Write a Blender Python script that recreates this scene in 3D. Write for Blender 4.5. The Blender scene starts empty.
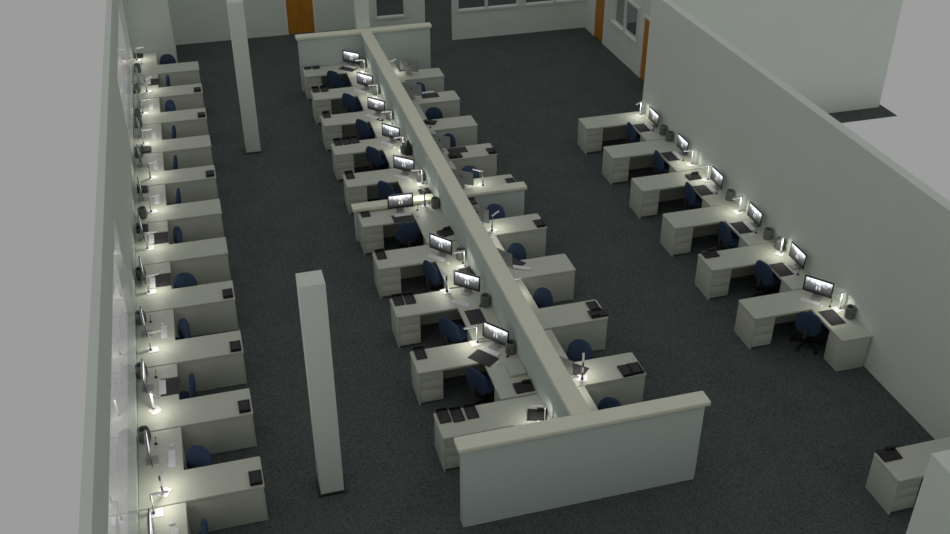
import bpy, bmesh, math, random
from mathutils import Vector, Matrix
PI = math.pi
COL = bpy.context.scene.collection
SC = bpy.context.scene
random.seed(4)

# ------------------------------------------------------------------ materials
def nt(name):
    m = bpy.data.materials.new(name); m.use_nodes = True
    t = m.node_tree
    return m, t, t.nodes['Principled BSDF']

def mat(name, rgb, rough=.6, metal=0., var=.05, scale=12., bump=0., spec=.5, stretch=None):
    """plain procedural paint / plastic / laminate with slight unevenness"""
    m, t, b = nt(name)
    N, L = t.nodes, t.links
    tc = N.new('ShaderNodeTexCoord'); mp = N.new('ShaderNodeMapping')
    if stretch: mp.inputs['Scale'].default_value = stretch
    no = N.new('ShaderNodeTexNoise'); no.inputs['Scale'].default_value = scale; no.inputs['Detail'].default_value = 4
    L.new(tc.outputs['Object'], mp.inputs['Vector']); L.new(mp.outputs['Vector'], no.inputs['Vector'])
    rp = N.new('ShaderNodeValToRGB')
    rp.color_ramp.elements[0].position = .3; rp.color_ramp.elements[1].position = .7
    rp.color_ramp.elements[0].color = [c*(1-var) for c in rgb]+[1]
    rp.color_ramp.elements[1].color = [min(1, c*(1+var)) for c in rgb]+[1]
    L.new(no.outputs['Fac'], rp.inputs['Fac']); L.new(rp.outputs['Color'], b.inputs['Base Color'])
    b.inputs['Roughness'].default_value = rough; b.inputs['Metallic'].default_value = metal
    b.inputs['Specular IOR Level'].default_value = spec
    if bump:
        bp = N.new('ShaderNodeBump'); bp.inputs['Strength'].default_value = bump; bp.inputs['Distance'].default_value = .01
        L.new(no.outputs['Fac'], bp.inputs['Height']); L.new(bp.outputs['Normal'], b.inputs['Normal'])
    return m

def carpet_mat():
    m, t, b = nt('carpet'); N, L = t.nodes, t.links
    tc = N.new('ShaderNodeTexCoord')
    w = N.new('ShaderNodeTexVoronoi'); w.inputs['Scale'].default_value = 62
    mp = N.new('ShaderNodeMapping'); mp.inputs['Rotation'].default_value = (0, 0, .12); mp.inputs['Scale'].default_value = (1.5, .6, 1)
    L.new(tc.outputs['Object'], mp.inputs['Vector']); L.new(mp.outputs['Vector'], w.inputs['Vector'])
    n = N.new('ShaderNodeTexNoise'); n.inputs['Scale'].default_value = 1.1; n.inputs['Detail'].default_value = 3
    L.new(tc.outputs['Object'], n.inputs['Vector'])
    n2 = N.new('ShaderNodeTexNoise'); n2.inputs['Scale'].default_value = 48; n2.inputs['Detail'].default_value = 2
    L.new(mp.outputs['Vector'], n2.inputs['Vector'])
    ad = N.new('ShaderNodeMath'); ad.operation = 'MULTIPLY_ADD'; ad.inputs[1].default_value = .25
    L.new(n.outputs['Fac'], ad.inputs[0])
    sep = N.new('ShaderNodeSeparateColor'); L.new(w.outputs['Color'], sep.inputs['Color'])
    mx = N.new('ShaderNodeMath'); mx.operation = 'MULTIPLY_ADD'; mx.inputs[1].default_value = .45
    L.new(sep.outputs['Red'], mx.inputs[0]); L.new(n2.outputs['Fac'], mx.inputs[2])
    L.new(mx.outputs[0], ad.inputs[2])
    rp = N.new('ShaderNodeValToRGB'); r = rp.color_ramp
    r.elements[0].position = .45; r.elements[0].color = (.025, .031, .031, 1)
    r.elements[1].position = 1.05 if False else 1.; r.elements[1].color = (.120, .137, .134, 1)
    L.new(ad.outputs[0], rp.inputs['Fac']); L.new(rp.outputs['Color'], b.inputs['Base Color'])
    b.inputs['Roughness'].default_value = .95; b.inputs['Specular IOR Level'].default_value = .1
    bp = N.new('ShaderNodeBump'); bp.inputs['Strength'].default_value = .4; bp.inputs['Distance'].default_value = .008
    L.new(mx.outputs[0], bp.inputs['Height']); L.new(bp.outputs['Normal'], b.inputs['Normal'])
    return m

def wood_mat():
    m, t, b = nt('orange_wood'); N, L = t.nodes, t.links
    tc = N.new('ShaderNodeTexCoord'); mp = N.new('ShaderNodeMapping'); mp.inputs['Scale'].default_value = (14, 14, .8)
    no = N.new('ShaderNodeTexNoise'); no.inputs['Scale'].default_value = 2; no.inputs['Detail'].default_value = 6; no.inputs['Distortion'].default_value = 1.2
    rp = N.new('ShaderNodeValToRGB')
    rp.color_ramp.elements[0].color = (.42, .17, .010, 1); rp.color_ramp.elements[1].color = (.60, .26, .018, 1)
    rp.color_ramp.elements[0].position = .3; rp.color_ramp.elements[1].position = .75
    L.new(tc.outputs['Object'], mp.inputs['Vector']); L.new(mp.outputs['Vector'], no.inputs['Vector'])
    L.new(no.outputs['Fac'], rp.inputs['Fac']); L.new(rp.outputs['Color'], b.inputs['Base Color'])
    b.inputs['Roughness'].default_value = .5
    return m

def glass_mat():
    m = bpy.data.materials.new('window_glass'); m.use_nodes = True
    t = m.node_tree; N, L = t.nodes, t.links; N.clear()
    out = N.new('ShaderNodeOutputMaterial'); mx = N.new('ShaderNodeMixShader')
    fr = N.new('ShaderNodeFresnel'); fr.inputs['IOR'].default_value = 1.45
    tr = N.new('ShaderNodeBsdfTransparent'); tr.inputs['Color'].default_value = (.97, .97, .97, 1)
    gl = N.new('ShaderNodeBsdfGlossy'); gl.inputs['Roughness'].default_value = .02
    gl.inputs['Color'].default_value = (.97, .95, 1, 1)
    no = N.new('ShaderNodeTexNoise'); no.inputs['Scale'].default_value = .9
    tc = N.new('ShaderNodeTexCoord'); L.new(tc.outputs['Object'], no.inputs['Vector'])
    bp = N.new('ShaderNodeBump'); bp.inputs['Strength'].default_value = .03; bp.inputs['Distance'].default_value = .05
    L.new(no.outputs['Fac'], bp.inputs['Height']); L.new(bp.outputs['Normal'], gl.inputs['Normal'])
    sc = N.new('ShaderNodeMath'); sc.operation = 'MULTIPLY'; sc.inputs[1].default_value = .42
    L.new(fr.outputs[0], sc.inputs[0]); L.new(sc.outputs[0], mx.inputs[0]); L.new(tr.outputs[0], mx.inputs[1]); L.new(gl.outputs[0], mx.inputs[2])
    L.new(mx.outputs[0], out.inputs['Surface'])
    return m

def screen_mat():
    """lit display: a black and white picture of misty woods under a white sky"""
    m, t, b = nt('lit_display'); N, L = t.nodes, t.links
    tc = N.new('ShaderNodeTexCoord'); sp = N.new('ShaderNodeSeparateXYZ')
    L.new(tc.outputs['Generated'], sp.inputs[0])
    def M(op, a, bb, c=None, clamp=False):
        n = N.new('ShaderNodeMath'); n.operation = op; n.use_clamp = clamp
        for i, v in enumerate((a, bb, c)):
            if v is None: continue
            if isinstance(v, (int, float)): n.inputs[i].default_value = v
            else: L.new(v, n.inputs[i])
        return n.outputs[0]
    u, v = sp.outputs['Y'], sp.outputs['Z']
    cb = N.new('ShaderNodeCombineXYZ'); L.new(u, cb.inputs[0]); L.new(M('MULTIPLY', v, .35), cb.inputs[1])
    n1 = N.new('ShaderNodeTexNoise'); n1.inputs['Scale'].default_value = 9; n1.inputs['Detail'].default_value = 5
    L.new(cb.outputs[0], n1.inputs['Vector'])
    du = M('ABSOLUTE', M('SUBTRACT', u, .56), 0)
    ridge = M('MULTIPLY_ADD', n1.outputs['Fac'], .75, M('MULTIPLY_ADD', du, .4, .1))
    sky = M('MULTIPLY', M('SUBTRACT', v, M('MINIMUM', ridge, .8)), 2.6, clamp=True)
    low = M('MULTIPLY_ADD', v, .22, .0)
    base = M('ADD', M('MULTIPLY', sky, .95), low)
    for c0 in (.45, .565):
        d = M('ABSOLUTE', M('SUBTRACT', u, c0), 0)
        g = M('SUBTRACT', 1, M('MULTIPLY', d, 24), clamp=True)
        h = M('SUBTRACT', 1, M('MULTIPLY', M('ABSOLUTE', M('SUBTRACT', v, .4), 0), 4.5), clamp=True)
        base = M('MULTIPLY_ADD', M('MULTIPLY', g, h), .9, base)
    cc = N.new('ShaderNodeCombineColor')
    L.new(M('MULTIPLY', base, .97), cc.inputs[0]); L.new(base, cc.inputs[1]); L.new(M('MULTIPLY', base, 1.04), cc.inputs[2])
    b.inputs['Base Color'].default_value = (.01, .01, .01, 1); b.inputs['Roughness'].default_value = .3
    L.new(cc.outputs[0], b.inputs['Emission Color']); b.inputs['Emission Strength'].default_value = 1.15
    return m

def glow_mat():
    m, t, b = nt('lamp_diffuser')
    b.inputs['Emission Color'].default_value = (1, .97, .88, 1); b.inputs['Emission Strength'].default_value = 3.
    b.inputs['Base Color'].default_value = (.9, .9, .88, 1)
    return m

WALL = mat('wall_paint', (.76, .83, .75), .75, var=.012, scale=1.5, spec=.25)
PANEL = mat('partition_fabric', (.60, .68, .64), .9, var=.02, scale=30, spec=.1)
CAP = mat('cream_cap', (.84, .86, .70), .5, var=.015, scale=4)
DESK = mat('desk_laminate', (.585, .61, .52), .45, var=.035, scale=5, stretch=(.6, 8, 8))
DESKSIDE = DESK
CARPET = carpet_mat()
WOOD = wood_mat()
FRAME = mat('window_frame_paint', (.78, .80, .80), .5, var=.02)
DOORFRAME = mat('door_frame_paint', (.95, .90, .80), .5, var=.02)
GLASS = glass_mat()
SCREEN = screen_mat()
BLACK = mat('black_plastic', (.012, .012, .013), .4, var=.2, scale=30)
TRAYIN = mat('tray_charcoal', (.035, .034, .036), .7, var=.15, scale=20)
PADM = mat('desk_pad_charcoal', (.045, .042, .046), .75, var=.1, scale=40)
WHITE = mat('white_plastic', (.86, .86, .88), .4, var=.02)
ALU = mat('grey_aluminium', (.37, .375, .375), .5, metal=0., var=.03)
NAVY = mat('navy_fabric', (.040, .066, .122), .9, var=.15, scale=45, bump=.2, spec=.15)
MAROON = mat('brown_bracket', (.07, .045, .045), .5, var=.1)
CHARC = mat('charcoal_gloss', (.15, .16, .152), .25, var=.1, scale=9)
DARKG = mat('dark_grey_card', (.035, .038, .038), .7, var=.1)
PALEBOX = mat('pale_card', (.55, .57, .48), .8, var=.02)
GLOW = glow_mat()

# ------------------------------------------------------------------ helpers
def link(o, parent=None):
    COL.objects.link(o)
    if parent: o.parent = parent
    return o

def meshobj(name, bm, m, parent=None, smooth=False):
    bmesh.ops.recalc_face_normals(bm, faces=bm.faces)
    me = bpy.data.meshes.new(name); bm.to_mesh(me); bm.free()
    if smooth:
        me.polygons.foreach_set('use_smooth', [True]*len(me.polygons))
        try: me.set_sharp_from_angle(angle=math.radians(40))
        except Exception: pass
    me.materials.append(m)
    return link(bpy.data.objects.new(name, me), parent)

def box(bm, x0, x1, y0, y1, z0, z1, bev=0., seg=2, M=None):
    r = bmesh.ops.create_cube(bm, size=1)
    vs = r['verts']
    for v in vs:
        v.co = Vector(((x0+x1)/2+v.co.x*(x1-x0), (y0+y1)/2+v.co.y*(y1-y0), (z0+z1)/2+v.co.z*(z1-z0)))
    if bev:
        es = list({e for v in vs for e in v.link_edges})
        rr = bmesh.ops.bevel(bm, geom=es, offset=bev, segments=seg, affect='EDGES', profile=.5)
        vs = [v for v in rr['verts']]
        vs = list({v for f in rr['faces'] for v in f.verts} | set(vs))
    if M is not None:
        bmesh.ops.transform(bm, matrix=M, verts=[v for v in vs if v.is_valid])
    return vs

def boxo(name, m, parent, *a, **k):
    bm = bmesh.new(); box(bm, *a, **k); return meshobj(name, bm, m, parent, smooth=bool(k.get('bev')))

def lathe(bm, prof, n=20, cx=0, cy=0):
    rings = []
    for r, z in prof:
        if r < 1e-5: rings.append([bm.verts.new((cx, cy, z))])
        else: rings.append([bm.verts.new((cx+r*math.cos(2*PI*i/n), cy+r*math.sin(2*PI*i/n), z)) for i in range(n)])
    for A, B in zip(rings, rings[1:]):
        for i in range(n):
            j = (i+1) % n
            if len(A) == 1 and len(B) == 1: continue
            if len(A) == 1: bm.faces.new((A[0], B[i], B[j]))
            elif len(B) == 1: bm.faces.new((A[i], A[j], B[0]))
            else: bm.faces.new((A[i], A[j], B[j], B[i]))
    if len(rings[0]) > 1: bm.faces.new(rings[0])
    if len(rings[-1]) > 1: bm.faces.new(rings[-1])

def prism(bm, pts, z0, z1):
    A = [bm.verts.new((x, y, z0)) for x, y in pts]; B = [bm.verts.new((x, y, z1)) for x, y in pts]
    n = len(pts); bm.faces.new(A); bm.faces.new(B)
    for i in range(n): bm.faces.new((A[i], A[(i+1) % n], B[(i+1) % n], B[i]))

def rod(bm, p0, p1, r, n=10):
    p0, p1 = Vector(p0), Vector(p1); d = (p1-p0)
    q = Vector((0, 0, 1)).rotation_difference(d.normalized()).to_matrix().to_4x4()
    bmesh.ops.create_cone(bm, cap_ends=True, segments=n, radius1=r, radius2=r, depth=d.length,
                          matrix=Matrix.Translation((p0+p1)/2) @ q)

def empty(name, loc=(0, 0, 0), rz=0):
    o = bpy.data.objects.new(name, None); o.empty_display_size = .1
    link(o); o.location = loc; o.rotation_euler = (0, 0, rz)
    return o

def tag(o, label, cat, group=None):
    o['label'] = label; o['category'] = cat
    if group: o['group'] = group
    return o

def struct(o):
    o['kind'] = 'structure'; return o

def dup(root, loc, rz):
    def cp(o, par):
        c = o.copy(); COL.objects.link(c)
        if par: c.parent = par
        for ch in KIDS.get(o.name, []): cp(ch, c)
        return c
    c = cp(root, None); c.location = loc; c.rotation_euler = (0, 0, rz)
    for k in ('label', 'category', 'group'):
        if k in c: del c[k]
    return c

KIDS = {}
def index_kids(root):
    for o in root.children_recursive: KIDS.setdefault(o.parent.name, []).append(o)

PROTO, USED = {}, set()
def place(kind, loc, rz):
    root = PROTO[kind]
    if kind in USED: return dup(root, loc, rz)
    USED.add(kind); root.location = loc; root.rotation_euler = (0, 0, rz)
    return root

# ------------------------------------------------------------------ furniture, one of each kind
H = .73
RET = 1.705

def make_desk(ARM=1.80, DEEP=.655, RDEEP=.63, cr=.02):
    t = empty('office_desk')
    bm = bmesh.new()
    prism(bm, [(0, 0), (-ARM, 0), (-ARM, -DEEP), (-RDEEP, -DEEP), (-RDEEP, -RET), (0, -RET)], H-.04, H)
    ve = [e for e in bm.edges if abs(e.verts[0].co.z-e.verts[1].co.z) > .01 and e.verts[0].co.x < -ARM+.01]
    bmesh.ops.bevel(bm, geom=ve, offset=cr, segments=3, affect='EDGES')
    he = [e for e in bm.edges if abs(e.verts[0].co.z-H) < 1e-4 and abs(e.verts[1].co.z-H) < 1e-4]
    bmesh.ops.bevel(bm, geom=he, offset=.006, segments=2, affect='EDGES')
    meshobj('worktop', bm, DESK, t, True)
    boxo('end_panel', DESK, t, -ARM+.015, -ARM+.043, -DEEP+.02, -.012, 0, H-.04, bev=.003)
    boxo('modesty_panel', DESK, t, -ARM+.045, -.01, -.034, -.012, .012, H-.04, bev=.002)
    ped = boxo('pedestal', DESK, t, -ARM+.046, -1.345, -DEEP+.045, -.05, .035, H-.042, bev=.003)
    for z0, z1 in ((.04, .292), (.2945, .4865), (.489, .682)):
        boxo('drawer', DESK, ped, -ARM+.05, -1.349, -DEEP+.030, -DEEP+.045, z0, z1, bev=.0015)
    cab = boxo('return_cabinet', DESK, t, -RDEEP+.035, -.03, -RET+.02, -RET+.43, .012, H-.042, bev=.003)
    boxo('cabinet_front', DESK, cab, -RDEEP+.017, -RDEEP+.035, -RET+.024, -RET+.426, .03, H-.05, bev=.003)
    return t

def superslab(bm, w, h, t, e=3., n=28, curve=0., zc=0., dome=.5):
    """cushion: super-ellipse outline in YZ, thickness along X, curved about Z"""
    rings = []
    for sx, k in ((-t/2, .0), (-t/2, .80), (-t*.30, .97), (0, 1.), (t*.30, .97), (t/2, .80), (t/2, .0)):
        if k == 0:
            rings.append([bm.verts.new((sx*(1+dome*.3), 0, zc))]); continue
        R = []
        for i in range(n):
            a = 2*PI*i/n; c, s = math.cos(a), math.sin(a)
            y = math.copysign(abs(c)**(2/e), c)*w/2*k; z = math.copysign(abs(s)**(2/e), s)*h/2*k
            R.append(bm.verts.new((sx+curve*(y/(w/2))**2, y, zc+z)))
        rings.append(R)
    for A, B in zip(rings, rings[1:]):
        for i in range(n):
            j = (i+1) % n
            if len(A) == 1: bm.faces.new((A[0], B[i], B[j]))
            elif len(B) == 1: bm.faces.new((A[i], A[j], B[0]))
            else: bm.faces.new((A[i], A[j], B[j], B[i]))

def make_chair():
    """origin under the backrest's middle, facing +X"""
    t = empty('swivel_chair')
    bm = bmesh.new(); superslab(bm, .48, .53, .075, 2.9, curve=.045, zc=.665)
    for v in bm.verts:                               # narrower towards the rounded top, leaning back a little
        f = (v.co.z-.41)/.53; v.co.y *= 1.04-.20*max(0, f)**2; v.co.x += -.05*(f-.5)
    meshobj('backrest', bm, NAVY, t, True)
    bm = bmesh.new(); superslab(bm, .47, .45, .085, 3.2)
    bmesh.ops.rotate(bm, verts=bm.verts, cent=(0, 0, 0), matrix=Matrix.Rotation(PI/2, 3, 'Y'))
    bmesh.ops.translate(bm, verts=bm.verts, vec=(.27, 0, .455))
    meshobj('seat', bm, NAVY, t, True)
    bm = bmesh.new()
    box(bm, .01, .26, -.035, .035, .37, .40, .008); box(bm, -.07, -.045, -.03, .03, .385, .56, .008)
    box(bm, -.07, .03, -.035, .035, .375, .40, .008)
    meshobj('back_bracket', bm, MAROON, t, True)
    bm = bmesh.new(); lathe(bm, [(.055, .41), (.055, .375), (.028, .36), (.028, .2), (.035, .2), (.035, .09)], 14, .27, 0)
    meshobj('gas_column', bm, BLACK, t, True)
    for k in range(5):
        a = 2*PI*k/5+.3; bm = bmesh.new()
        M = Matrix.Translation((.27, 0, 0)) @ Matrix.Rotation(a, 4, 'Z')
        box(bm, .02, .30, -.02, .02, .075, .105, .008, M=M)
        leg = meshobj('base_leg', bm, BLACK, t, True)
        c = bmesh.new()
        bmesh.ops.create_cone(c, cap_ends=True, segments=14, radius1=.028, radius2=.028, depth=.045,
            matrix=M @ Matrix.Translation((.285, 0, .029)) @ Matrix.Rotation(PI/2, 4, 'X'))
        rod(c, M @ Vector((.285, 0, .03)), M @ Vector((.285, 0, .08)), .008, 8)
        meshobj('caster', c, BLACK, leg, True)
    return t

SW, SH, SZ = .564, .332, .84-H
def make_monitor():
    """origin on the worktop below the screen, screen facing +X"""
    t = empty('computer_monitor')
    T = Matrix.Translation((0, 0, SZ)) @ Matrix.Rotation(-.045, 4, 'Y')
    bm = bmesh.new(); box(bm, -.012, .0, -SW/2, SW/2, 0, SH, .004, M=T)
    case = meshobj('bezel', bm, BLACK, t, True)
    bm = bmesh.new()
    prism(bm, [(-.012, -SW/2+.004), (-.03, -SW/2+.10), (-.036, 0), (-.03, SW/2-.10), (-.012, SW/2-.004)], .003, SH-.003)
    bmesh.ops.transform(bm, matrix=T, verts=bm.verts)
    back = meshobj('back_shell', bm, ALU, t)
    bm = bmesh.new()
    bmesh.ops.create_cone(bm, cap_ends=True, segments=20, radius1=.021, radius2=.021, depth=.005,
        matrix=T @ Matrix.Translation((-.037, 0, SH*.62)) @ Matrix.Rotation(PI/2, 4, 'Y'))
    meshobj('round_mark', bm, BLACK, back)['label'] = 'dark round mark'
    bm = bmesh.new(); b = .03
    box(bm, .0, .0025, -SW/2+b, SW/2-b, b, SH-b, M=T)
    d = meshobj('display', bm, SCREEN, case); d['label'] = 'lit display with a black and white picture of misty woods'
    bm = bmesh.new()
    box(bm, -.085, -.075, -.085, .085, .0, .22, .004, M=Matrix.Translation((0, 0, .0)) @ Matrix.Rotation(.22, 4, 'Y'))
    meshobj('stand_neck', bm, ALU, t, True)
    boxo('stand_foot', ALU, t, -.10, .095, -.095, .095, 0, .010, bev=.004)
    return t

def make_keyboard():
    t = empty('keyboard')
    bm = bmesh.new(); box(bm, -.056, .056, -.19, .19, 0, .014, .004)
    for v in bm.verts:
        if v.co.z > .008 and v.co.x < 0: v.co.z += .006
    meshobj('case', bm, WHITE, t, True)
    bm = bmesh.new()
    for i in range(5):
        for j in range(14):
            if i == 4 and 3 < j < 9: continue
            x = -.044+i*.0205; y = -.172+j*.0265; z = .0195-.0014*i
            box(bm, x-.008, x+.008, y-.0105, y+.0105, z-.003, z+.003)
    x = -.044+4*.0205; box(bm, x-.008, x+.008, -.084, .052, .011, .0165)
    meshobj('keys', bm, WHITE, t)
    return t

def make_mouse():
    t = empty('computer_mouse'); bm = bmesh.new()
    bmesh.ops.create_uvsphere(bm, u_segments=18, v_segments=12, radius=1)
    for v in bm.verts:
        v.co = Vector((v.co.x*.052, v.co.y*.031, max(v.co.z, -.15)*.026+.0039))
    meshobj('shell', bm, WHITE, t, True)
    bm = bmesh.new(); box(bm, .012, .03, -.003, .003, .022, .0285, .002)
    meshobj('scroll_wheel', bm, ALU, t, True)
    return t

PH, HL = .375, .25
def make_lamp():
    """square plate, upright post, flat horizontal head pointing to +X"""
    t = empty('desk_lamp')
    boxo('base_plate', WHITE, t, -.06, .12, -.09, .09, 0, .012, bev=.003)
    bm = bmesh.new(); bmesh.ops.create_cone(bm, cap_ends=True, segments=14, radius1=.019, radius2=.019, depth=.042,
        matrix=Matrix.Translation((-.012, 0, .031)) @ Matrix.Rotation(PI/2, 4, 'X'))
    meshobj('hinge', bm, BLACK, t, True)
    post = boxo('post', WHITE, t, -.010, .006, -.017, .017, .03, PH, bev=.003)
    boxo('post_sleeve', BLACK, post, -.016, -.010, -.012, .012, .05, .16, bev=.002)
    boxo('post_sleeve', BLACK, post, -.016, -.010, -.012, .012, PH-.10, PH-.005, bev=.002)
    head = boxo('lamp_head', WHITE, t, -.012, HL, -.019, .019, PH-.004, PH+.012, bev=.004)
    boxo('diffuser', GLOW, head, .03, HL-.012, -.013, .013, PH-.008, PH-.004)
    ld = bpy.data.lights.new('bulb', 'AREA'); ld.shape = 'RECTANGLE'; ld.size = .2; ld.size_y = .026
    ld.energy = LAMP_W; ld.spread = math.radians(168); ld.color = (1, .96, .86)
    lo = link(bpy.data.objects.new('bulb', ld), t); lo.location = (.13, 0, PH-.012)
    return t

def make_cyl():
    t = empty('cylinder_computer'); bm = bmesh.new()
    lathe(bm, [(.080, 0), (.088, .006), (.094, .02), (.095, .19), (.093, .218), (.085, .232), (.070, .236), (.063, .228), (.057, .19), (.0, .185)], 32)
    meshobj('body', bm, CHARC, t, True)
    bm = bmesh.new(); lathe(bm, [(.055, .1855), (.055, .195), (.02, .20), (0, .20)], 24)
    meshobj('fan_cap', bm, BLACK, t, True)
    bm = bmesh.new(); box(bm, .091, .098, -.026, .026, .04, .17, .004); meshobj('port_panel', bm, BLACK, t, True)
    return t

def make_mic():
    t = empty('desk_microphone'); bm = bmesh.new(); lathe(bm, [(.026, 0), (.028, .006), (.020, .018), (.008, .022)], 18)
    meshobj('base', bm, BLACK, t, True)
    bm = bmesh.new(); rod(bm, (0, 0, .018), (.012, 0, .13), .0045); meshobj('stem', bm, BLACK, t, True)
    bm = bmesh.new(); bmesh.ops.create_uvsphere(bm, u_segments=12, v_segments=8, radius=.012, matrix=Matrix.Translation((.0125, 0, .137)))
    meshobj('capsule', bm, BLACK, t, True)
    return t

def make_pad():
    t = boxo('desk_pad', PADM, None, -.155, .155, -.235, .235, 0, .005, bev=.002)
    return t

def make_tray():
    """letter tray, raised rim at the back (-X), open front (+X)"""
    t = empty('letter_tray')
    boxo('tray_bottom', TRAYIN, t, -.155, .155, -.088, .088, .004, .012)
    bm = bmesh.new()
    box(bm, -.160, -.150, -.094, .094, 0, .065, .003)
    box(bm, -.150, .150, -.094, -.087, 0, .035, .003); box(bm, -.150, .150, .087, .094, 0, .035, .003)
    box(bm, .150, .157, -.094, .094, 0, .018, .003)
    meshobj('rim', bm, BLACK, t, True)
    return t

def make_phone():
    """low wide desk telephone, handset lying across the back right; user side +X"""
    t = empty('desk_telephone')
    bm = bmesh.new(); box(bm, -.10, .10, -.13, .13, 0, .022, .004)
    for v in bm.verts:
        if v.co.z > .012: v.co.z += (.10-v.co.x)*.12
    meshobj('body', bm, BLACK, t, True)
    bm = bmesh.new()
    box(bm, -.098, -.058, .0, .128, .062, .08, .007)
    box(bm, -.100, -.052, -.004, .034, .035, .066, .006); box(bm, -.100, -.052, .094, .130, .035, .066, .006)
    meshobj('handset', bm, BLACK, t, True)
    bm = bmesh.new(); box(bm, -.035, .085, -.115, .10, .01, .0265)
    for v in bm.verts:
        if v.co.z > .02: v.co.z += (.10-v.co.x)*.12
    meshobj('button_plate', bm, TRAYIN, t)
    bm = bmesh.new()
    for i in range(4):
        for j in range(6):
            x = -.02+i*.026; y = -.10+j*.036; z = .0265+(.10-x)*.12
            box(bm, x-.008, x+.008, y-.012, y+.012, z-.003, z+.003)
    meshobj('keypad', bm, BLACK, t)
    return t

def make_gadget():
    t = empty('handheld_device'); boxo('case', BLACK, t, -.045, .045, -.10, .10, 0, .014, bev=.004)
    boxo('white_strip', WHITE, t, -.035, .035, -.022, .022, .013, .016)['label'] = 'white strip'
    return t

def make_tower():
    t = empty('pointed_tower'); bm = bmesh.new()
    box(bm, -.07, .07, -.07, .07, 0, .21, .004); meshobj('body', bm, DARKG, t, True)
    bm = bmesh.new()
    b = [bm.verts.new(c) for c in ((-.07, -.07, .21), (.07, -.07, .21), (.07, .07, .21), (-.07, .07, .21))]
    a = bm.verts.new((0, 0, .41)); bm.faces.new(b)
    for i in range(4): bm.faces.new((b[i], b[(i+1) % 4], a))
    meshobj('pointed_top', bm, DARKG, t)
    return t

def make_box():
    t = empty('low_box'); boxo('carton', PALEBOX, t, -.14, .14, -.15, .15, 0, .05, bev=.004)
    boxo('lid', PALEBOX, t, -.145, .145, -.155, .155, .035, .058, bev=.004)
    return t

LAMP_W = 1.05
for k, f in dict(desk=make_desk, chair=make_chair, monitor=make_monitor, kbd=make_keyboard, mouse=make_mouse, lamp=make_lamp,
                 cyl=make_cyl, mic=make_mic, pad=make_pad, tray=make_tray, phone=make_phone, gadget=make_gadget,
                 tower=make_tower, box=make_box).items():
    PROTO[k] = f(); index_kids(PROTO[k])
PROTO['desk_left'] = make_desk(1.817, .68, .67, .008); index_kids(PROTO['desk_left'])

# ------------------------------------------------------------------ the setting
def wall_openings(name, axis, pos, thick, a0, a1, z1, holes, m=WALL, parent=None):
    """wall in plane axis=pos..pos+thick running a0..a1, with rectangular holes (a,b,za,zb)"""
    bm = bmesh.new()
    cuts = sorted({a0, a1, *[h[0] for h in holes], *[h[1] for h in holes]})
    for s, e in zip(cuts, cuts[1:]):
        hs = sorted([h for h in holes if h[0] <= s+1e-6 and h[1] >= e-1e-6], key=lambda h: h[2])
        z = 0
        spans = []
        for h in hs:
            if h[2] > z: spans.append((z, h[2]))
            z = h[3]
        if z < z1: spans.append((z, z1))
        for za, zb in spans:
            if axis == 'x': box(bm, pos, pos+thick, s, e, za, zb)
            else: box(bm, s, e, pos, pos+thick, za, zb)
    bmesh.ops.remove_doubles(bm, verts=bm.verts, dist=1e-4)
    # drop the doubled inner faces between neighbouring blocks
    seen = {}
    for f in list(bm.faces):
        k = tuple(sorted(v.index for v in f.verts)) if False else tuple(sorted((round(v.co.x, 3), round(v.co.y, 3), round(v.co.z, 3)) for v in f.verts))
        seen.setdefault(k, []).append(f)
    dead = [f for fs in seen.values() if len(fs) > 1 for f in fs]
    bmesh.ops.delete(bm, geom=dead, context='FACES_ONLY')
    return struct(meshobj(name, bm, m, parent))

WH = 3.83
bm = bmesh.new()
prism(bm, [(-6.73, -8), (6.45, -8), (6.45, 11.5), (13.62, 11.5), (13.62, 26.2), (-6.73, 26.2)], -.012, 0)
struct(meshobj('floor', bm, CARPET))

wall_openings('wall_left', 'x', -6.71, .13, -8, 20.3, 3.72, [(-3.9, 6.0, .84, 2.87), (12.6, 19.7, .84, 2.87)])
wall_openings('wall_right', 'x', 6.245, .2, -8, 12.27, WH, [])
wall_openings('wall_far_left', 'y', 22.5, .15, -6.73, 1.0, WH, [(-1.78, -.86, 0, 2.02)])
wall_openings('wall_alcove', 'y', 20.3, 2.2, -6.68, -5.36, WH, [])
wall_openings('wall_far_center', 'y', 20.55, .15, .6, 2.4, WH, [(.84, 1.74, .97, 1.95)])
wall_openings('wall_far_right', 'y', 20.55, .15, 3.31, 7.86, WH, [(3.48, 5.48, .97, 1.95), (5.74, 7.74, .97, 1.95)])
wall_openings('wall_east', 'x', 7.86, .15, 12.4, 20.7, WH, [(16.38, 18.36, .97, 1.95), (18.9, 19.76, 0, 2.02), (15.02, 15.99, 0, 1.9)])
wall_openings('wall_outer', 'y', 12.15, .25, 6.44, 13.48, WH, [])
wall_openings('wall_outer_east', 'x', 13.45, .15, 12.4, 26, WH, [])
wall_openings('wall_back', 'y', 26, .15, -6.73, 13.6, WH, [])
# square columns
def column(n, x, y, s, h, contact_shade=True):
    t = struct(empty('trim_%d' % n, (x, y, 0)))
    boxo('shaft', WALL, t, -s, s, -s, s, 0, h, bev=.004)
    if contact_shade:
        boxo('contact_shade', BLACK, t, -s-.045, s+.045, -s-.045, s+.045, 0, .02)  # thin black slab stands in for the contact shade round the column's foot
    return t
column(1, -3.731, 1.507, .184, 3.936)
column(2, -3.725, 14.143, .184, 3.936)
wall_openings('wall_near', 'x', 2.37, .5, -8, -3.9, 3.936, [])
column(3, -.04, 18.05, .184, 3.936, False)

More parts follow.
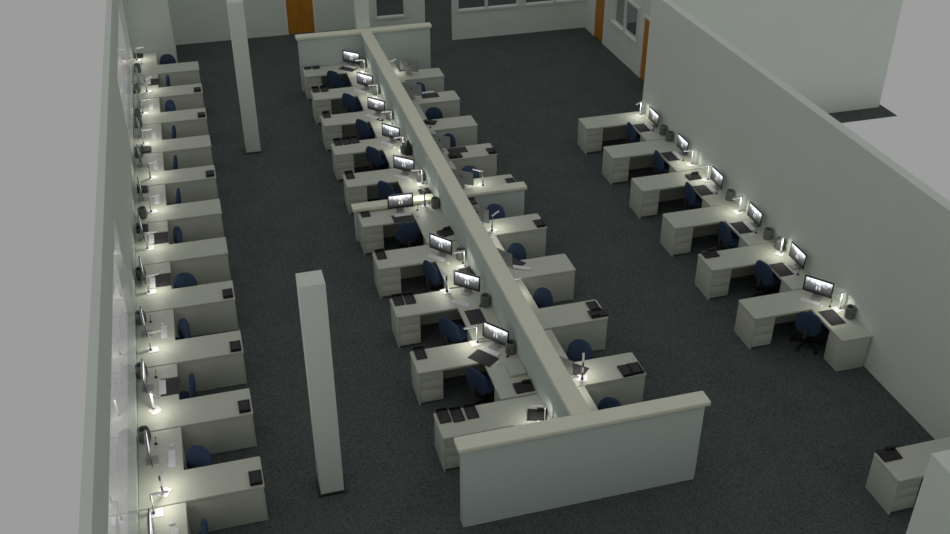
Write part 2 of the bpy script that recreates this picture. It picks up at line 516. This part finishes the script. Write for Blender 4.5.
def window(n, axis, pos, a0, a1, z0, z1, mull=(), fw=.06, d=.06):
    t = struct(empty('window_%d' % n))
    def B(bm, a, b, za, zb, p0, p1, bev=0):
        if axis == 'x': box(bm, p0, p1, a, b, za, zb, bev)
        else: box(bm, a, b, p0, p1, za, zb, bev)
    if fw:
        bm = bmesh.new()
        B(bm, a0-fw, a1+fw, z0-fw, z0+.01, pos-d/2, pos+d/2, .004); B(bm, a0-fw, a1+fw, z1-.01, z1+fw, pos-d/2, pos+d/2, .004)
        B(bm, a0-fw, a0+.01, z0+.01, z1-.01, pos-d/2, pos+d/2, .004); B(bm, a1-.01, a1+fw, z0+.01, z1-.01, pos-d/2, pos+d/2, .004)
        meshobj('window_frame', bm, FRAME, t)
        for c in mull:
            bm = bmesh.new(); B(bm, c-.045, c+.045, z0+.01, z1-.01, pos-d/2, pos+d/2, .004); meshobj('mullion', bm, FRAME, t)
    cs = [a0]+list(mull)+[a1]
    for a, b in zip(cs, cs[1:]):
        bm = bmesh.new()
        if axis == 'x': vs = [(pos+.02, a, z0), (pos+.02, b, z0), (pos+.02, b, z1), (pos+.02, a, z1)]
        else: vs = [(a, pos+.02, z0), (b, pos+.02, z0), (b, pos+.02, z1), (a, pos+.02, z1)]
        bm.faces.new([bm.verts.new(v) for v in vs]); meshobj('pane', bm, GLASS, t)
    return t
window(1, 'x', -6.608, -3.9, 6.0, .84, 2.87, fw=0)
window(2, 'x', -6.608, 12.6, 19.7, .84, 2.87, fw=0)
window(3, 'y', 20.53, .84, 1.74, .97, 1.95)
window(4, 'y', 20.53, 3.48, 5.48, .97, 1.95, (4.42,))
window(5, 'y', 20.53, 5.74, 7.74, .97, 1.95, (6.74,))
window(6, 'x', 7.84, 16.38, 18.36, .97, 1.95, (17.3,))

def door(n, axis, pos, a0, a1, z1):
    t = struct(empty('door_%d' % n))
    def B(bm, a, b, za, zb, p0, p1, bev=0):
        if axis == 'x': box(bm, p0, p1, a, b, za, zb, bev)
        else: box(bm, a, b, p0, p1, za, zb, bev)
    bm = bmesh.new(); B(bm, a0+.03, a1-.03, .008, z1-.05, pos+.02, pos+.06, .003); leaf = meshobj('door_leaf', bm, WOOD, t)
    bm = bmesh.new(); B(bm, a0-.03, a0+.03, 0, z1+.03, pos-.02, pos+.1, .004); B(bm, a1-.03, a1+.03, 0, z1+.03, pos-.02, pos+.1, .004)
    B(bm, a0+.03, a1-.03, z1-.05, z1+.03, pos-.02, pos+.1, .004)
    meshobj('door_frame', bm, DOORFRAME, t)
    return t
door(1, 'y', 22.5, -1.78, -.86, 2.02)
door(2, 'x', 7.86, 18.9, 19.76, 2.02)
door(3, 'x', 7.86, 15.02, 15.99, 1.9)

# ------------------------------------------------------------------ partitions
def partition(label, panel, cap, ztop, capz=.09, group=None):
    x0, x1, y0, y1 = panel
    t = empty('office_partition', ((x0+x1)/2, (y0+y1)/2, 0)); cx, cy = t.location.x, t.location.y
    boxo('panel', PANEL, t, x0-cx, x1-cx, y0-cy, y1-cy, 0, ztop-capz, bev=.012)
    a, b, c, d = cap
    boxo('cap', CAP, t, a-cx, b-cx, c-cy, d-cy, ztop-capz, ztop, bev=.02, seg=3)['label'] = 'cream cap along the top'
    return tag(t, label, 'partition')
PT = 1.642
partition('grey end partition with cream cap nearest the camera, facing it broadside', (-1.94, 1.91, .054, .229), (-2.015, 1.972, 0, .29), PT)
partition('long grey dividing partition with cream cap running between the two middle desk rows', (-.13, .08, .231, 17.608), (-.19, .13, .291, 17.559), PT)
partition('grey cross partition with cream cap at the far end of the dividing partition', (-1.965, 1.86, 17.61, 17.785), (-2.02, 1.91, 17.56, 17.84), PT)
partition('low cream-capped cross partition left of the long divider, at its middle', (-1.97, -.132, 8.862, 9.02), (-2.02, -.192, 8.80, 9.07), .845)
partition('low cream-capped cross partition right of the long divider, at its middle', (.082, 1.90, 8.83, 9.02), (.132, 1.95, 8.79, 9.07), .845)

# where each desk stands (outer edge of its arm) and what is on it, in metres
UNITS = {}
for k in range(6): UNITS['R%d' % (k+1)] = 12.191-1.726*k
UNITS['R7'] = -.838
for k in range(5): UNITS['CL%d' % (k+1)] = 17.556-1.71*k; UNITS['CL%d' % (k+6)] = 8.855-1.73*k
for k, y in enumerate((15.91, 14.2, 12.49, 10.77, 9.05, 7.12, 5.39, 3.665, 1.94, .24)): UNITS['CR%d' % (k+1)] = y
for k in range(12): UNITS['L%d' % (k+1)] = 18.258-1.726*k
MON = {'R1': (6.076, 11.2, 180), 'R2': (6.09, 9.56, 180), 'R3': (6.085, 7.77, 180), 'R4': (6.08, 6.015, 180), 'R5': (6.085, 4.302, 180), 'R6': (5.873, 3.183, -140),
 'CL1': (-.543, 17.31, -133), 'CL2': (-.484, 15.553, -140), 'CL3': (-.514, 13.807, -138), 'CL4': (-.487, 12.107, -140), 'CL5': (-.558, 10.321, -132),
 'CL6': (-1.007, 8.60, -91), 'CL7': (-.618, 6.623, -140), 'CL8': (-.471, 5.169, -132), 'CL9': (-.438, 3.386, -142),
 'CR1': (.93, 16.29, 49), 'CR2': (.62, 14.6, 58), 'CR4': (0.559, 11.3, 50), 'CR5': (0.577, 9.35, 52), 'CR6': (0.477, 7.66, 40), 'CR7': (0.433, 5.85, 37), 'CR9': (0.358, 2.301, 44),
 'L12': (-6.35, .25, 0), 'L11': (-6.36, 2.02, 4), 'L10': (-6.40, 3.85, 0), 'L9': (-6.39, 5.47, 5), 'L8': (-6.39, 7.25, 5), 'L7': (-6.39, 8.95, 5), 'L6': (-6.39, 10.71, 5),
 'L5': (-6.39, 12.42, 5), 'L4': (-6.39, 14.1, 5), 'L3': (-6.39, 15.95, 5), 'L2': (-6.39, 17.55, 5)}
ITEMS = {
 'R1': [('lamp', 6.06, 11.94, 215), ('pad', 5.79, 11.21, 180), ('mic', 6.0, 10.97, 0), ('mouse', 5.85, 10.88, 180), ('cyl', 6.16, 10.72, 0), ('cyl', 6.19, 10.35, 0), ('chair', 5.45, 11.16, 0), ('kbd', 6.0, 11.26, 180)],
 'R2': [('lamp', 6.1, 9.01, 180), ('pad', 5.8, 9.53, 180), ('kbd', 5.98, 9.53, 180), ('mic', 6.0, 9.24, 0), ('chair', 5.45, 9.49, 0), ('mouse', 5.84, 9.2, 180)],
 'R3': [('lamp', 6.1, 8.18, 180), ('pad', 5.78, 7.75, 180), ('kbd', 5.98, 7.79, 180), ('mic', 6.0, 7.52, 0), ('cyl', 6.17, 7.19, 0), ('phone', 5.85, 8.38, -90), ('chair', 5.45, 7.8, 0)],
 'R4': [('lamp', 6.09, 6.63, 190), ('pad', 5.81, 6.0, 180), ('mic', 6.0, 5.72, 0), ('cyl', 6.12, 5.45, 0), ('mouse', 5.88, 5.68, 180), ('chair', 5.38, 5.98, 3), ('cyl', 6.16, 5.03, 0), ('kbd', 6.0, 6.01, 180)],
 'R5': [('lamp', 6.08, 4.85, 215), ('pad', 5.78, 4.29, 180), ('mic', 6.0, 4.04, 0), ('mouse', 5.87, 4.01, 180), ('phone', 4.67, 5.19, -90), ('chair', 5.41, 4.37, 15)],
 'R6': [('kbd', 5.72, 3.12, -140), ('mouse', 5.83, 2.94, -140), ('mic', 5.99, 2.88, 0), ('lamp', 6.19, 2.76, 187), ('pad', 5.84, 2.56, 180), ('cyl', 6.16, 2.49, 0), ('chair', 5.35, 2.57, 42)],
 'R7': [('phone', 4.64, -0.96, -90)],
 'CL1': [('tray', -1.78, 17.55, -90), ('tray', -1.54, 17.52, -90), ('pad', -0.67, 17.17, -133), ('kbd', -0.59, 17.26, -133), ('cyl', -0.2, 17.19, 0), ('lamp', -0.18, 16.79, 180), ('chair', -1.19, 16.65, 45)],
 'CL2': [('tray', -1.79, 15.81, -90), ('tray', -1.56, 15.8, -90), ('kbd', -0.66, 15.45, -140), ('mouse', -0.47, 15.23, -140), ('cyl', -0.26, 15.14, 0), ('lamp', -0.18, 14.9, 180), ('chair', -1.06, 14.95, 40)],
 'CL3': [('tray', -1.77, 14.08, -90), ('kbd', -0.64, 13.72, -140), ('gadget', -0.48, 13.48, -140), ('cyl', -0.24, 13.46, 0), ('lamp', -0.19, 13.11, 180), ('chair', -1.02, 13.21, 35)],
 'CL4': [('tray', -1.75, 12.38, -90), ('tray', -1.54, 12.38, -90), ('tray', -1.33, 12.39, -90), ('kbd', -0.61, 12.03, -140), ('mouse', -0.48, 11.77, -140), ('lamp', -0.29, 11.57, 190), ('cyl', -0.3, 11.44, 0), ('tower', -0.19, 11.34, 0), ('chair', -1.06, 11.58, 38)],
 'CL5': [('tray', -1.78, 10.56, -90), ('kbd', -0.64, 10.22, -132), ('mouse', -0.48, 9.99, -132), ('cyl', -0.25, 9.92, 0), ('lamp', -0.23, 9.75, 180), ('phone', -0.3, 9.33, 180), ('chair', -1.13, 9.76, 40)],
 'CL6': [('tray', -1.77, 8.72, -90), ('kbd', -0.99, 8.47, -90), ('pad', -1.01, 8.34, -90), ('mic', -0.64, 8.6, 0), ('lamp', -0.44, 8.74, 100), ('mouse', -0.7, 8.36, -90), ('cyl', -0.23, 8.61, 0), ('phone', -0.28, 7.46, -75), ('chair', -1.02, 7.8, 88)],
 'CL7': [('tray', -1.78, 6.93, -90), ('kbd', -0.72, 6.57, -140), ('mouse', -0.55, 6.3, -140), ('cyl', -0.25, 6.41, 0), ('lamp', -0.25, 6.09, 185), ('mic', -0.25, 6.23, 0), ('phone', -0.19, 5.86, 180), ('chair', -0.96, 6.17, 25)],
 'CL8': [('tray', -1.79, 5.23, -90), ('tray', -1.57, 5.22, -90), ('lamp', -0.83, 5.31, 100), ('kbd', -0.67, 4.86, -132), ('pad', -0.52, 4.37, 180), ('cyl', -0.24, 4.68, 0), ('mic', -0.34, 4.67, 0), ('chair', -1.1, 4.18, 35)],
 'CL9': [('tray', -1.77, 3.5, -90), ('lamp', -0.72, 3.58, 185), ('pad', -0.73, 3.12, -142), ('kbd', -0.57, 3.26, -142), ('mouse', -0.51, 2.92, -142), ('mic', -0.31, 3.05, 0), ('cyl', -0.17, 3.15, 0), ('box', -0.27, 2.62, 0), ('phone', -0.31, 2.14, -90), ('chair', -1.02, 2.62, 30)],
 'CL10': [('tray', -1.79, 1.76, -90), ('tray', -1.57, 1.73, -90), ('tray', -1.33, 1.74, -90), ('phone', -0.32, 1.4, -110), ('lamp', -0.18, 1.21, 165), ('chair', -1.08, 0.94, 35)],
 'CR1': [('lamp', 0.4, 16.45, 30)],
 'CR2': [('pad', 1.12, 14.66, 90), ('kbd', 1.09, 14.87, 90), ('chair', 0.97, 15.12, -150)],
 'CR3': [('chair', 0.93, 13.43, -110), ('phone', 0.71, 12.97, 60), ('mic', 0.65, 12.68, 0)],
 'CR4': [('chair', 0.92, 11.75, -150), ('pad', 0.97, 11.23, 90), ('phone', 0.83, 10.93, 90), ('tray', 1.74, 10.96, 90)],
 'CR5': [('chair', 0.93, 9.95, -120), ('lamp', 1.04, 9.29, 140), ('tray', 1.72, 9.32, 90)],
 'CR6': [('chair', 0.98, 8.03, -130), ('lamp', 0.67, 7.28, 40), ('tray', 1.73, 7.32, 90), ('phone', 0.58, 8.65, 0)],
 'CR7': [('chair', 0.94, 6.33, -145), ('pad', 0.71, 5.99, 37), ('kbd', 0.82, 5.74, 60), ('lamp', 0.27, 6.5, 0)],
 'CR8': [('chair', 0.92, 4.62, -150), ('lamp', 0.27, 4.85, 0), ('tray', 1.7, 4.09, 90), ('phone', 1.69, 3.84, 90)],
 'CR9': [('chair', 1.0, 2.89, -130), ('lamp', 0.72, 2.09, 68), ('pad', 0.68, 2.41, 44), ('tray', 1.52, 2.11, 90), ('tray', 1.72, 2.12, 90)],
 'CR10': [('chair', 0.92, 1.25, -140), ('lamp', 0.26, 1.75, 0)],
 'L1': [('lamp', -6.47, 19.45, 5), ('phone', -6.4, 19.78, 0), ('mic', -6.34, 19.14, 0), ('cyl', -6.44, 18.54, 0), ('chair', -5.6, 19.18, -95)],
 'L2': [('cyl', -6.46, 17.02, 0), ('chair', -5.64, 17.5, 180), ('lamp', -6.21, 16.95, 45), ('pad', -6.02, 17.65, 0), ('kbd', -6.16, 17.68, 0), ('mic', -6.27, 17.96, 0), ('tray', -4.89, 16.76, 90)],
 'L3': [('chair', -5.61, 15.74, -150), ('lamp', -6.33, 15.51, 10), ('kbd', -6.12, 15.87, 0), ('cyl', -6.46, 15.27, 0), ('tray', -4.88, 15.02, 90)],
 'L4': [('cyl', -6.45, 14.7, 0), ('kbd', -6.09, 14.07, 0), ('lamp', -6.33, 13.62, 5), ('chair', -5.6, 14.06, 178)],
 'L5': [('kbd', -6.09, 12.32, 0), ('lamp', -6.21, 11.72, 35), ('cyl', -6.46, 12.96, 0), ('phone', -6.29, 13.27, 0), ('chair', -5.63, 12.32, 175), ('tray', -4.88, 11.58, 90)],
 'L6': [('phone', -6.39, 11.18, 0), ('kbd', -6.1, 10.61, 0), ('mouse', -6.12, 10.92, 0), ('lamp', -6.22, 10.07, 20), ('chair', -5.63, 10.6, 175), ('cyl', -6.4, 9.89, 0)],
 'L7': [('phone', -6.45, 9.37, 0), ('pad', -6.06, 8.89, 0), ('kbd', -6.25, 8.88, 0), ('lamp', -6.32, 8.51, 5), ('mouse', -6.02, 9.21, 0), ('chair', -5.69, 8.87, -165)],
 'L8': [('cyl', -6.46, 7.39, 0), ('pad', -6.06, 7.22, 0), ('kbd', -6.26, 7.15, 0), ('mouse', -6.07, 7.55, 0), ('lamp', -6.32, 6.84, 8), ('tray', -4.88, 6.39, 90), ('chair', -5.63, 7.03, -110)],
 'L9': [('cyl', -6.48, 5.85, 0), ('mic', -6.32, 5.83, 0), ('mouse', -6.11, 5.7, 0), ('kbd', -6.09, 5.44, 0), ('lamp', -6.32, 4.93, 8), ('tray', -4.88, 4.64, 90), ('chair', -5.71, 5.42, -160)],
 'L10': [('cyl', -6.5, 4.23, 0), ('mic', -6.26, 4.12, 0), ('mouse', -6.11, 4.09, 0), ('pad', -6.04, 3.8, 0), ('kbd', -6.16, 3.8, 0), ('lamp', -6.31, 3.25, -60), ('tray', -4.88, 2.93, 90), ('chair', -5.67, 3.71, 178)],
 'L11': [('cyl', -6.46, 2.53, 0), ('mic', -6.3, 2.39, 0), ('mouse', -6.06, 2.29, 0), ('kbd', -6.07, 1.98, 0), ('lamp', -6.22, 1.24, 60), ('tray', -4.87, 1.2, 90), ('chair', -5.64, 1.9, -125)],
 'L12': [('lamp', -6.35, 0.86, 0), ('mouse', -6.12, 0.58, 0), ('kbd', -6.08, 0.28, 0), ('chair', -5.67, 0.26, 178)],
}

NTH = ['first', 'second', 'third', 'fourth', 'fifth', 'sixth', 'seventh', 'eighth']
ROWS = {'R': ('right wall row', 7), 'L': ('left wall row', 12), 'CL': ("divider's left side", 10), 'CR': ("divider's right side", 10)}
def where(unit):
    r = unit.rstrip('0123456789'); k = int(unit[len(r):]); name, n = ROWS[r]
    m = n-k
    if m == 0: return 'nearest desk, '+name
    if k <= 6 and k <= m+1: return NTH[k-1]+' desk from far end, '+name
    return NTH[m]+' nearest desk, '+name
INFO = {  # kind: (description, joining word, category, group)
 'chair': ('navy swivel chair', 'at', 'chair', 'navy swivel chairs at the desks'),
 'kbd': ('slim white keyboard', 'on', 'keyboard', 'white keyboards on the desks'),
 'mouse': ('small white mouse', 'on', 'mouse', 'white mice on the desks'),
 'lamp': ('white desk lamp, lit,', 'on', 'lamp', 'white desk lamps'),
 'cyl': ('dark grey cylinder computer', 'on', 'computer', 'cylinder computers on the desks'),
 'mic': ('little black stalk microphone', 'on', 'microphone', 'small black microphones on the desks'),
 'pad': ('charcoal desk pad', 'on', 'desk pad', 'charcoal desk pads'),
 'tray': ('black letter tray', 'on', 'tray', 'black letter trays on the desk ends'),
 'phone': ('black desk telephone', 'on', 'telephone', 'black desk telephones'),
 'gadget': ('black handheld device with white middle', 'on', 'handheld device', None),
 'tower': ('dark tower with pointed top', 'on', 'ornament', None),
 'box': ('pale low lidded box', 'on', 'box', None),
}
REAR = {2: ['left', 'right'], 3: ['leftmost', 'middle', 'rightmost']}
DIST = {2: ['far', 'near']}
WALLX = {'R': (1, 6.245), 'CL': (1, -.13), 'CR': (-1, .08), 'L': (-1, -6.58)}
DESKX = {'R': 6.242, 'CL': -.133, 'CR': .083, 'L': -6.575}
MARGIN = {'lamp': .13, 'cyl': .095, 'phone': .16, 'tower': .085, 'box': .16, 'mic': .04}
for unit, y0 in UNITS.items():
    row = unit.rstrip('0123456789'); left = row in ('R', 'CL')
    d = place('desk_left' if row == 'L' else 'desk', (DESKX[row], y0, 0), 0 if left else PI)
    d.scale = {'CL': (1, .99, 1), 'CR': (.98, .99, 1)}.get(row, (1, 1, 1))
    tag(d, 'pale beige L-shaped desk, the '+where(unit), 'desk', 'L-shaped office desks')
    if unit in MON:
        x, y, a = MON[unit]
        m = place('monitor', (x, y, H), math.radians(a))
        w = 'monitor showing misty woods, on ' if left else ('monitor seen from its grey back, on ' if row == 'CR' else 'thin monitor seen edge-on, on ')
        tag(m, w+where(unit), 'monitor', 'computer monitors on the desks')
    items = ITEMS.get(unit, [])
    cnt = {}
    for it in items: cnt.setdefault(it[0], []).append(it)
    for it in items:
        kind, x, y, a = it
        if kind == 'tray' and row == 'CL': y += .035
        if kind in MARGIN:
            s, w = WALLX[row]
            x = min(x, w-MARGIN[kind]) if s > 0 else max(x, w+MARGIN[kind])
        z = 0 if kind == 'chair' else H
        if kind == 'kbd' and any(q[0] == 'pad' and math.hypot(q[1]-x, q[2]-y) < .3 for q in items): z = H+.0055
        o = place(kind, (x, y, z), math.radians(a))
        if kind == 'phone': o.scale = (1.22, 1.22, 1.1)
        desc, prep, cat, grp = INFO[kind]
        same = cnt[kind]
        if len(same) > 1:
            if kind == 'tray':
                i = sorted(same, key=lambda q: q[1]).index(it); desc = REAR[len(same)][i]+' '+desc
            else:
                i = sorted(same, key=lambda q: -q[2]).index(it); desc = ('farther ', 'nearer ')[i]+desc
        tag(o, desc+' '+prep+' '+where(unit), cat, grp)
for k in PROTO:
    if k not in USED:
        for o in [PROTO[k]]+list(PROTO[k].children_recursive): bpy.data.objects.remove(o)

# ------------------------------------------------------------------ camera, sky, view
cam = bpy.data.cameras.new('camera'); co = link(bpy.data.objects.new('camera', cam))
cam.sensor_width = 36; cam.lens = 1037.8684/950*36; cam.clip_end = 200
R, U, F = Vector((.962185, -.272395, .001268)), Vector((.144889, .515725, .844414)), Vector((.230669, .812298, -.53569))
Mx = Matrix((R, U, -F)).transposed().to_4x4(); Mx.translation = Vector((-4.8355, -10.7871, 11.8217))
co.matrix_world = Mx
SC.camera = co
w = bpy.data.worlds.new('overcast'); SC.world = w; w.use_nodes = True
bg = w.node_tree.nodes['Background']; bg.inputs[0].default_value = (.33, .33, .33, 1); bg.inputs[1].default_value = 1
SC.view_settings.view_transform = 'Standard'; SC.view_settings.look = 'None'
SC.view_settings.exposure = 0; SC.view_settings.gamma = 1; SC.view_settings.use_curve_mapping = False
